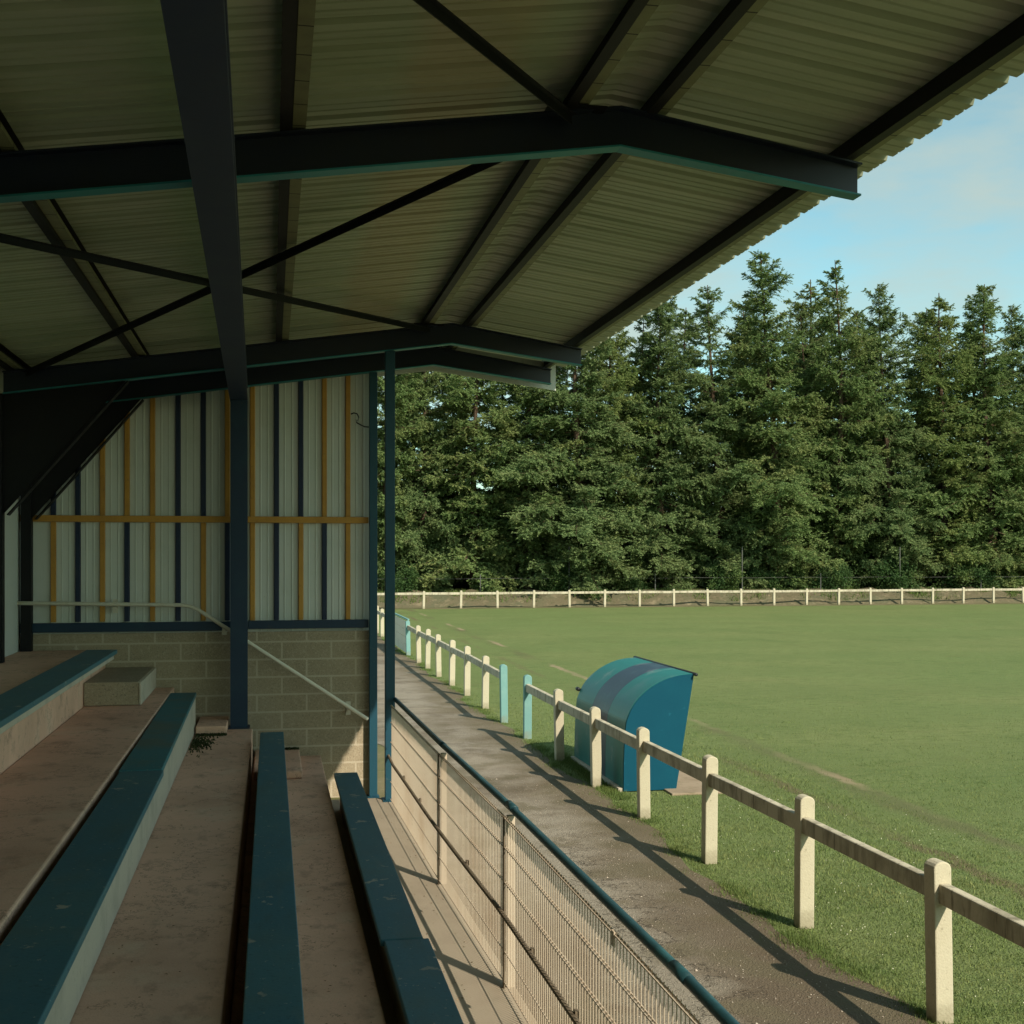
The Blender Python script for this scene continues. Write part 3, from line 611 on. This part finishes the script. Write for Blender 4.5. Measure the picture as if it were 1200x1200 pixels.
# longer ragged grass at the path edge, round the posts and the dugout foot
n = 52000
Y = 4.5 + 42 * rng.random(n) ** 1.6
wv = np.array([.08 * math.sin(y * .9 + 1.3) + .048 * math.sin(y * 2.3 + 2.6) for y in Y])
X = 4.19 + wv + rng.normal(0, .085, n) - np.where(Y > 20, .08, 0)
tuft = np.sin(Y * 3.7) + np.sin(Y * 8.3 + 1) + np.sin(Y * 1.3 + 2) + .4 * np.sin(Y * 21)
k = (tuft > rng.uniform(-2.2, 2.2, n)); X, Y, tuft = X[k], Y[k], tuft[k]
nd = 9000; Yd = rng.uniform(14.9, 18.6, nd); Xd = 4.36 + rng.normal(0, .07, nd)
X = np.r_[X, Xd]; Y = np.r_[Y, Yd]; tuft = np.r_[tuft, np.full(nd, 1.5)]
blades('edge_grass', X, Y, rng.uniform(.012, .045, len(X)) * (1 + .25 * tuft), .006 * rng.uniform(.7, 1.5, len(X)), mt['edge'])
mt['moss'] = M('terrace moss', (.05, .06, .025), .95, .1, layers=[((.09, .09, .04), 9, .5, .7, .7)], island=.3)
n = 1500; k = rng.integers(0, 3, n)
X = np.where(k == 0, -.80 + rng.normal(0, .07, n), np.where(k == 1, rng.uniform(-.86, -.52, n), rng.uniform(.0, .34, n))); Y = np.where(k == 0, 14.2 + rng.normal(0, .28, n), np.where(k == 1, 14.82 + rng.normal(0, .03, n), 15.74 + rng.normal(0, .02, n)))
X = np.clip(X, -.87, .36); Y = np.where(k == 2, np.minimum(Y, 15.79), np.minimum(Y, 14.845)); zb = np.where(k == 2, .64, .976); a = rng.uniform(0, 6.28, n); h = rng.uniform(.008, .035, n)
V = np.stack([np.c_[X - .012 * np.cos(a), Y - .012 * np.sin(a), zb], np.c_[X + .012 * np.cos(a), Y + .012 * np.sin(a), zb], np.c_[X + .015 * np.sin(a), Y + .015 * np.cos(a), zb + h]], 1)
o = fast_mesh('moss', V.reshape(-1, 3), np.arange(3 * n).reshape(-1, 3), mt['moss']); o['kind'] = 'stuff'
mt['litter'] = M('dry leaf bits', (.20, .12, .06), .9, .1, layers=[((.38, .28, .16), 3, .48, .6, .8)], island=.5)
n = 420; k = rng.integers(0, 3, n); X = np.where(k == 0, rng.uniform(-.85, -.25, n), np.where(k == 1, rng.uniform(.17, .60, n), rng.uniform(1.0, 1.4, n))); Y = 4 + 10 * rng.random(n) ** 1.3
zb = np.where(k == 0, .978, np.where(k == 1, .553, .284)); a = rng.uniform(0, 6.28, n); l = rng.uniform(.004, .013, n); q = l * rng.uniform(.4, .8, n)
c, s_ = np.cos(a), np.sin(a)
V = np.stack([np.c_[X - c * l, Y - s_ * l, zb], np.c_[X - s_ * q, Y + c * q, zb + .003], np.c_[X + c * l, Y + s_ * l, zb + .001], np.c_[X + s_ * q, Y - c * q, zb + .004]], 1)
o = fast_mesh('leaf_litter', V.reshape(-1, 3), np.arange(4 * n).reshape(-1, 4), mt['litter']); o['kind'] = 'stuff'
mt['pebble'] = M('path grit', (.36, .31, .25), .9, .2, island=.45)
n = 5200; X = rng.uniform(1.7, 4.15, n); Y = 4 + 13 * rng.random(n) ** 1.5; rr = rng.uniform(.002, .007, n) * np.where(rng.random(n) < .03, 2.2, 1)
oc = np.array([(1, 0, 0), (0, 1, 0), (-1, 0, 0), (0, -1, 0), (0, 0, .7), (0, 0, -.3)], float) 
V = (np.c_[X, Y, np.full(n, .009)][:, None, :] + (oc[None] * rng.uniform(.7, 1.3, (n, 6, 1))) * rr[:, None, None]).reshape(-1, 3)
fo = np.array([(0, 1, 4), (1, 2, 4), (2, 3, 4), (3, 0, 4), (1, 0, 5), (2, 1, 5), (3, 2, 5), (0, 3, 5)])
o = fast_mesh('path_grit', V, (np.arange(n)[:, None, None] * 6 + fo[None]).reshape(-1, 3), mt['pebble']); o['kind'] = 'stuff'
# clover heads
n = 520; Y = 5 + 9.5 * rng.random(n); X = 4.5 + 3.0 * rng.random(n) ** 1.3
k = (np.sin(X * 2.3 + 1) * np.sin(Y * 1.9) + rng.uniform(-.8, .8, n)) > 0; X, Y = X[k], Y[k]; n = len(X)
r = rng.uniform(.003, .0065, n); z = rng.uniform(.03, .045, n)
oc = np.array([(1, 0, 0), (0, 1, 0), (-1, 0, 0), (0, -1, 0), (0, 0, 1), (0, 0, -1)], float)
V = (np.c_[X, Y, z][:, None, :] + oc[None] * r[:, None, None]).reshape(-1, 3)
fo = np.array([(0, 1, 4), (1, 2, 4), (2, 3, 4), (3, 0, 4), (1, 0, 5), (2, 1, 5), (3, 2, 5), (0, 3, 5)])
o = fast_mesh('clover_flowers', V, (np.arange(n)[:, None, None] * 6 + fo[None]).reshape(-1, 3), mt['white']); o['kind'] = 'stuff'

# ------------------------------------------------------------------ conifers
def conifer(H, RM, seed, dens=1., zmin=1.2, open_top=.0):
    """arrays of leaf triangles for a crown and a bark mesh (trunk + limbs)"""
    g = np.random.default_rng(seed); T = []; bark = MB()
    ph = g.uniform(0, 6.28); lean = lambda z: (.25 * math.sin(z * .23 + ph), .25 * math.cos(z * .19 + ph))
    tp = [(*lean(z), z) for z in np.linspace(-.3, H, 12)]
    bark.tube(tp, [.24 * (1 - i / 11.6) + .012 for i in range(12)], 8)
    z = zmin
    while z < H - .15:
        t = z / H; nb = 6 if t < .8 else 5
        for _ in range(nb):
            zz = z + g.uniform(-.5, .5)
            if zz > H - .12: continue
            prof = min(1.0, (1 - t) ** .58 * 1.32) * (.84 + .16 * math.sin(t * 9 + ph))
            az = g.uniform(0, 6.283); L = max(.22, RM * prof * g.uniform(.5, 1.12) * (1 + .22 * math.sin(2 * az + ph + z * .35) + .16 * math.sin(z * 1.1 + az)))
            if g.random() < .06 + open_top * t: continue
            el = R(-12 + 50 * t ** 1.6 + g.uniform(-16, 16)); ca, sa = math.cos(az), math.sin(az); lx, ly = lean(zz)
            s = np.linspace(0, 1, 7); hor = L * s * math.cos(el); ver = L * s * math.sin(el) - .26 * L * s ** 2 * (1 - .8 * t) + .07 * L * s ** 4
            P = np.c_[lx + ca * hor, ly + sa * hor, zz + ver]
            bark.tube([tuple(p) for p in P[::2]], [.035 * (1 - t) + .012, .025 * (1 - t) + .01, .014, .004], 4)
            ns = max(7, int(L * 16 * dens)); ss = np.sort(g.uniform(.06, 1.0, ns) ** .85); side = np.where(g.random(ns) < .5, 1, -1)
            base = np.stack([np.interp(ss, s, P[:, k]) for k in range(3)], 1)
            sl = np.clip((.95 * L * .38) * (1.15 - ss) + .22, .18, .95) * g.uniform(.6, 1.2, ns)
            ang = az + side * np.radians(g.uniform(28, 72, ns)); dz = np.tan(np.radians(g.uniform(-60, 28, ns) + 18 * t))
            D = np.c_[np.cos(ang), np.sin(ang), dz]; D /= np.linalg.norm(D, axis=1)[:, None]
            nl = 12
            u = (np.arange(nl) + .6) / nl
            B = base[:, None, :] + D[:, None, :] * (sl[:, None] * u[None])[:, :, None]; B[:, :, 2] -= .10 * (sl[:, None] * u[None]) ** 2 * 1.2
            for sd in (-1, 1):
                a2 = ang[:, None] + sd * np.radians(g.uniform(22, 62, (ns, nl))); d2 = np.stack([np.cos(a2), np.sin(a2), np.tan(np.radians(g.uniform(-62, 30, (ns, nl))))], 2)
                d2 /= np.linalg.norm(d2, axis=2)[:, :, None]
                ln = (.10 + .10 * (1 - u))[None, :] * g.uniform(.7, 1.35, (ns, nl)) * (.55 + .5 * (1 - t)); w = (.6 + .42 * (1 - t)) * (.030 + .020 * g.random((ns, nl)))
                wd = np.cross(d2, g.normal(0, 1, (ns, nl, 3))); wd /= (np.linalg.norm(wd, axis=2)[:, :, None] + 1e-6)
                tip = B + d2 * ln[:, :, None]; m1 = B + d2 * (.45 * ln)[:, :, None]
                T.append(np.stack([m1 - wd * w[:, :, None], tip, m1 + wd * w[:, :, None], B], 2).reshape(-1, 4, 3))
        z += .36 + .08 * (1 - t)
    Q = np.concatenate(T); return Q, bark
protos = []
KIND = [('leaf', 21.5, 4.0, 0.0), ('leaf_cool', 20.5, 3.7, .16), ('leaf_warm', 19.0, 4.0, .05), ('leaf', 20.0, 3.5, .20), ('leaf_cool', 21.0, 4.2, .04)]
for i, (m, H, RM, op) in enumerate(KIND):
    Q, bark = conifer(H, RM, 100 + i, zmin=1.0 + .3 * (i % 3), open_top=op)
    root = thing('conifer_tree', (0, 0, 0), 'tmp', 'tree'); bark.build('trunk', mt['trunk'], root)
    fast_mesh('crown', Q.reshape(-1, 3), np.arange(len(Q) * 4).reshape(-1, 4), mt[m], root)
    protos.append(root)
used = set()
def plant(px, Yd, H, kind, label, group=None):
    wide = random.uniform(.95, 1.3)
    t = (px - 318) / 1437 * .981; x = t * Yd * .981 / (1 - .1925 * t)
    p = protos[kind]
    o = p if kind not in used else copy_tree(p)
    used.add(kind)
    o.location = (x, Yd, .75); s = H / KIND[kind][1]; o.scale = (s * wide, s * wide, s); o.rotation_euler = (R(random.uniform(-2, 2)), R(random.uniform(-2, 2)), random.uniform(0, 6.28))
    tag(o, label, 'tree', group)
    return o
GF = 'front row of conifers beyond the far fence'
front = [(392, 77.0, 19, 1, 'conifer mostly hidden behind the striped end wall, left of the slim blue post'),
 (447, 76.5, 20, 3, 'thin-topped conifer seen in the narrow gap beside the slim blue front post'),
 (503, 77.5, 19.5, 1, 'see-through conifer with sky showing in its crown, first right of the slim blue front post'),
 (560, 76.5, 20, 3, 'open-crowned conifer under the gable end of the roof, second right of the slim blue post'),
 (618, 77.2, 19.5, 0, 'dense green conifer just below the cream gable board tip'),
 (672, 76.0, 20.5, 4, 'broad conifer directly behind the tall grey wire fence post left of the dugout'),
 (725, 77.4, 19, 2, 'yellowish conifer above the dugout, its top hidden by the roof eave'),
 (772, 77.0, 20.3, 4, 'conifer whose top just shows below the roof edge, left of the sky gap'),
 (836, 77.6, 20.2, 1, 'slim conifer with a lone pointed tip in the dip left of the tallest tree'),
 (908, 76.8, 22.6, 0, 'tallest conifer of the row, its tip highest against the sky'),
 (978, 77.4, 22.1, 3, 'second tallest conifer with a narrow spire, right of the tallest one'),
 (1042, 77.0, 20.6, 4, 'dark full conifer with a bent tip, two trees right of the tallest'),
 (1102, 77.6, 20.4, 2, 'yellow-green conifer three trees right of the tallest'),
 (1160, 76.8, 21.2, 0, 'dense conifer four trees right of the tallest, near the picture edge'),
 (1228, 77.2, 20.6, 1, 'conifer cut by the right edge of the picture')]
for f in front: plant(*f, group=GF)
back = [(420, 83, 18.5, 2, 'back-row conifer showing between the end wall and the slim blue post'),
 (530, 84, 18.0, 4, 'back-row conifer behind the two see-through trees right of the slim blue post'),
 (596, 83.5, 17.5, 0, 'back-row conifer in the gap under the gable board tip'),
 (700, 84, 19.5, 1, 'back-row conifer above the far grey wire fence post, behind the broad one'),
 (805, 83, 20.0, 3, 'back-row conifer in the sky gap next to the roof edge'),
 (872, 83.5, 20.6, 4, 'back-row conifer between the lone pointed tip and the tallest tree'),
 (945, 83, 22.2, 2, 'yellowish back-row conifer between the two tallest trees'),
 (1010, 84, 20.5, 0, 'back-row conifer just right of the narrow spire'),
 (1074, 83, 20.6, 1, 'back-row conifer behind the yellow-green tree on the right'),
 (1132, 84, 20.4, 3, 'back-row conifer between the yellow-green tree and the dense one at the right'),
 (1195, 83, 21, 4, 'back-row conifer at the far right end of the row')]
back += [(478, 80.2, 18.6, 2, 'middle-row conifer filling the gap between the two see-through trees by the blue post'), (645, 80.4, 19.0, 1, 'middle-row conifer between the gable tip tree and the broad tree behind the wire fence post'),
 (752, 80.0, 18.8, 3, 'middle-row conifer low between the yellowish tree and the roof edge tree'), (868, 80.3, 19.2, 2, 'yellowish middle-row conifer low at the left side of the tallest tree'), (944, 80.2, 19.4, 4, 'middle-row conifer filling the space between the two tallest trees'), (1016, 80.4, 19.0, 3, 'middle-row conifer between the narrow spire and the bent-tipped tree')]
for f in back: plant(*f, group='back row of conifers beyond the far fence')
# broad-leaved shrubs under the conifers
def shrub_arrays(seed, n=5200):
    g = np.random.default_rng(seed); c = g.normal(0, 1, (26, 3)) * [.75, .6, .38] + [0, 0, .85]
    P = c[g.integers(0, 26, n)] + g.normal(0, .22, (n, 3)); P[:, 2] = np.abs(P[:, 2])
    d = g.normal(0, 1, (n, 3)) + [0, 0, .2]; d /= np.linalg.norm(d, axis=1)[:, None]; w = np.cross(d, g.normal(0, 1, (n, 3))); w /= np.linalg.norm(w, axis=1)[:, None]
    l = g.uniform(.09, .17, n)[:, None]; return np.stack([P, P + d * l * .5 + w * l * .3, P + d * l, P + d * l * .5 - w * l * .3], 1)
Q = shrub_arrays(5); sroot = thing('shrub', (0, 0, 0), 'tmp', 'shrub')
fast_mesh('foliage', Q.reshape(-1, 3), np.arange(len(Q) * 4).reshape(-1, 4), mt['shrub'], sroot)
b = MB()
for k in range(7): b.tube([(random.uniform(-.2, .2), random.uniform(-.15, .15), -.1), (random.uniform(-.7, .7), random.uniform(-.5, .5), random.uniform(.7, 1.2))], [.03, .008], 5)
b.build('stem', mt['trunk'], sroot)
for i, (px, Yd, s, lb) in enumerate([(664, 74.3, .85, 'bright green shrub at the foot of the wire fence post left of the dugout'), (472, 74.5, .9, 'low green shrub right beside the slim blue post'), (735, 74.2, .6, 'small shrub under the conifers above the dugout roof'),
        (845, 74.6, .95, 'rounded green shrub under the lone pointed conifer'), (890, 74.8, .8, 'shrub right of the middle wire fence post'), (985, 74.4, .9, 'shrub below the narrow spire conifer'), (1040, 74.8, 1.15, 'shrub beside the right-hand wire fence post'), (1130, 74.6, 1., 'shrub near the right edge of the picture')]):
    o = sroot if i == 0 else copy_tree(sroot)
    t = (px - 318) / 1437 * .981; o.location = (t * Yd * .981 / (1 - .1925 * t), Yd, .8); o.scale = (s * 1.2, s, s); o.rotation_euler = (0, 0, i * 1.3); tag(o, lb, 'shrub', 'shrubs under the conifers')
# shaded wood behind the rows, one mass
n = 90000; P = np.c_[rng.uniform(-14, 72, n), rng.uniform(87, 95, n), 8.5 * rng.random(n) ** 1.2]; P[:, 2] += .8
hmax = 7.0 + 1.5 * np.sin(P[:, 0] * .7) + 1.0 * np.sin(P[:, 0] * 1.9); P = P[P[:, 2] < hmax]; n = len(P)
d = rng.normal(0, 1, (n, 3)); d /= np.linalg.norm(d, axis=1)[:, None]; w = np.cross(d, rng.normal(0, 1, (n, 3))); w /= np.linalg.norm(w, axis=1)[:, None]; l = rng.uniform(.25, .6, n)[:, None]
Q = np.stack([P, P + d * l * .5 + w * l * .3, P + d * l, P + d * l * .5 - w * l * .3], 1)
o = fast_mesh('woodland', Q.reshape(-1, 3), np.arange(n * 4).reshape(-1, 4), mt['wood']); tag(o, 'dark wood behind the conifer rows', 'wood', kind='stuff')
# rough growth on the bank, one mass
n = 26000; X = rng.uniform(-8, 58, n); Y = 71.6 + .012 * X + rng.uniform(0, 3.6, n)
k = np.sin(X * 1.1) + np.sin(X * 2.9 + 1) + rng.uniform(-1.4, 1.4, n) > .1; X, Y = X[k], Y[k]; n = len(X)
Z = np.interp(Y - 71.0 - .012 * X, [0, .5, 1.4, 2.6, 6], [0, .2, .6, .78, .8]); h = rng.uniform(.06, .28, n); a = rng.uniform(0, 6.28, n); l = h * rng.uniform(.1, .8, n)
V = np.stack([np.c_[X - .03 * np.cos(a), Y - .03 * np.sin(a), Z - .05], np.c_[X + .03 * np.cos(a), Y + .03 * np.sin(a), Z - .05], np.c_[X + np.sin(a) * l, Y + np.cos(a) * l, Z + h]], 1)
o = fast_mesh('rough_growth', V.reshape(-1, 3), np.arange(3 * n).reshape(-1, 3), mt['edge']); o['kind'] = 'stuff'
# thin wire fence between bank and trees
wfn = thing('wire_fence', (16.3, 73.6, .8), 'thin grey wire fence on tall posts along the foot of the conifers', 'fence')
xs_ = [-4 + 6.9 * k for k in range(9)]
for px in (563, 667, 768, 870, 962, 1055, 1150):
    t = (px - 318) / 1437 * .981; Yd = 73.6; x = t * Yd * .981 / (1 - .1925 * t)
    b = MB(); b.tube([(x, Yd, .5), (x, Yd, 3.6 if px in (667, 870, 1055) else 1.9)], .032, 6); b.build('post', mt['wire'], wfn)
b = MB()
for z in (1.64,):
    b.tube([(x, 73.6, z + .02 * math.sin(x)) for x in range(-4, 54, 2)], .009, 4)
b.build('wire', mt['wire'], wfn)

# ------------------------------------------------------------------ sky and sun
EL = R(38.2); SX, SY = .458, -.889
W_ = bpy.data.worlds.new('World'); SC.world = W_; W_.use_nodes = True
N = W_.node_tree.nodes; L = W_.node_tree.links; bg = N['Background']
sky = N.new('ShaderNodeTexSky'); sky.sky_type = 'NISHITA'; sky.sun_disc = False; sky.sun_elevation = EL; sky.sun_rotation = math.atan2(SX, SY)
sky.air_density = .85; sky.dust_density = .6; sky.ozone_density = 1.0
tc = N.new('ShaderNodeTexCoord'); mp = N.new('ShaderNodeMapping'); mp.inputs['Scale'].default_value = (1, 1, 3.2); L.new(tc.outputs['Generated'], mp.inputs[0])
nz = N.new('ShaderNodeTexNoise'); nz.inputs['Scale'].default_value = 4.6; nz.inputs['Detail'].default_value = 8; nz.inputs['Roughness'].default_value = .55; L.new(mp.outputs[0], nz.inputs['Vector'])
mr = N.new('ShaderNodeMapRange'); mr.inputs['From Min'].default_value = .40; mr.inputs['From Max'].default_value = .66; mr.inputs['To Max'].default_value = .8; L.new(nz.outputs['Fac'], mr.inputs['Value'])
tint = N.new('ShaderNodeMix'); tint.data_type = 'RGBA'; tint.blend_type = 'MULTIPLY'; tint.inputs['Factor'].default_value = 1; L.new(sky.outputs[0], tint.inputs['A']); tint.inputs['B'].default_value = (.76, .98, .74, 1)
mx = N.new('ShaderNodeMix'); mx.data_type = 'RGBA'; L.new(mr.outputs[0], mx.inputs['Factor']); L.new(tint.outputs['Result'], mx.inputs['A']); mx.inputs['B'].default_value = (2.35, 2.7, 2.4, 1)
L.new(mx.outputs['Result'], bg.inputs['Color']); bg.inputs['Strength'].default_value = .12
sl = bpy.data.lights.new('sun', 'SUN'); sl.energy = 3.0; sl.angle = R(.5); sl.color = (1, .91, .74)
so = bpy.data.objects.new('sun', sl); COL.objects.link(so)
so.rotation_euler = Vector((SX * math.cos(EL), SY * math.cos(EL), math.sin(EL))).to_track_quat('Z', 'Y').to_euler()

# ------------------------------------------------------------------ camera
cam = bpy.data.cameras.new('camera'); co = bpy.data.objects.new('camera', cam); COL.objects.link(co); SC.camera = co
co.location = (0, 0, 3.1); co.rotation_euler = (R(90), 0, R(-11.1))
cam.sensor_width = 36; cam.lens = 36 * 1437 / 1200; cam.shift_y = 50 / 1200; cam.clip_end = 2000; cam.clip_start = .05
SC.view_settings.view_transform = 'Standard'; SC.view_settings.look = 'None'; SC.view_settings.exposure = .98; SC.view_settings.gamma = 1
SC.cycles.max_bounces = 8; SC.cycles.diffuse_bounces = 5; SC.cycles.transmission_bounces = 4; SC.cycles.use_denoising = True
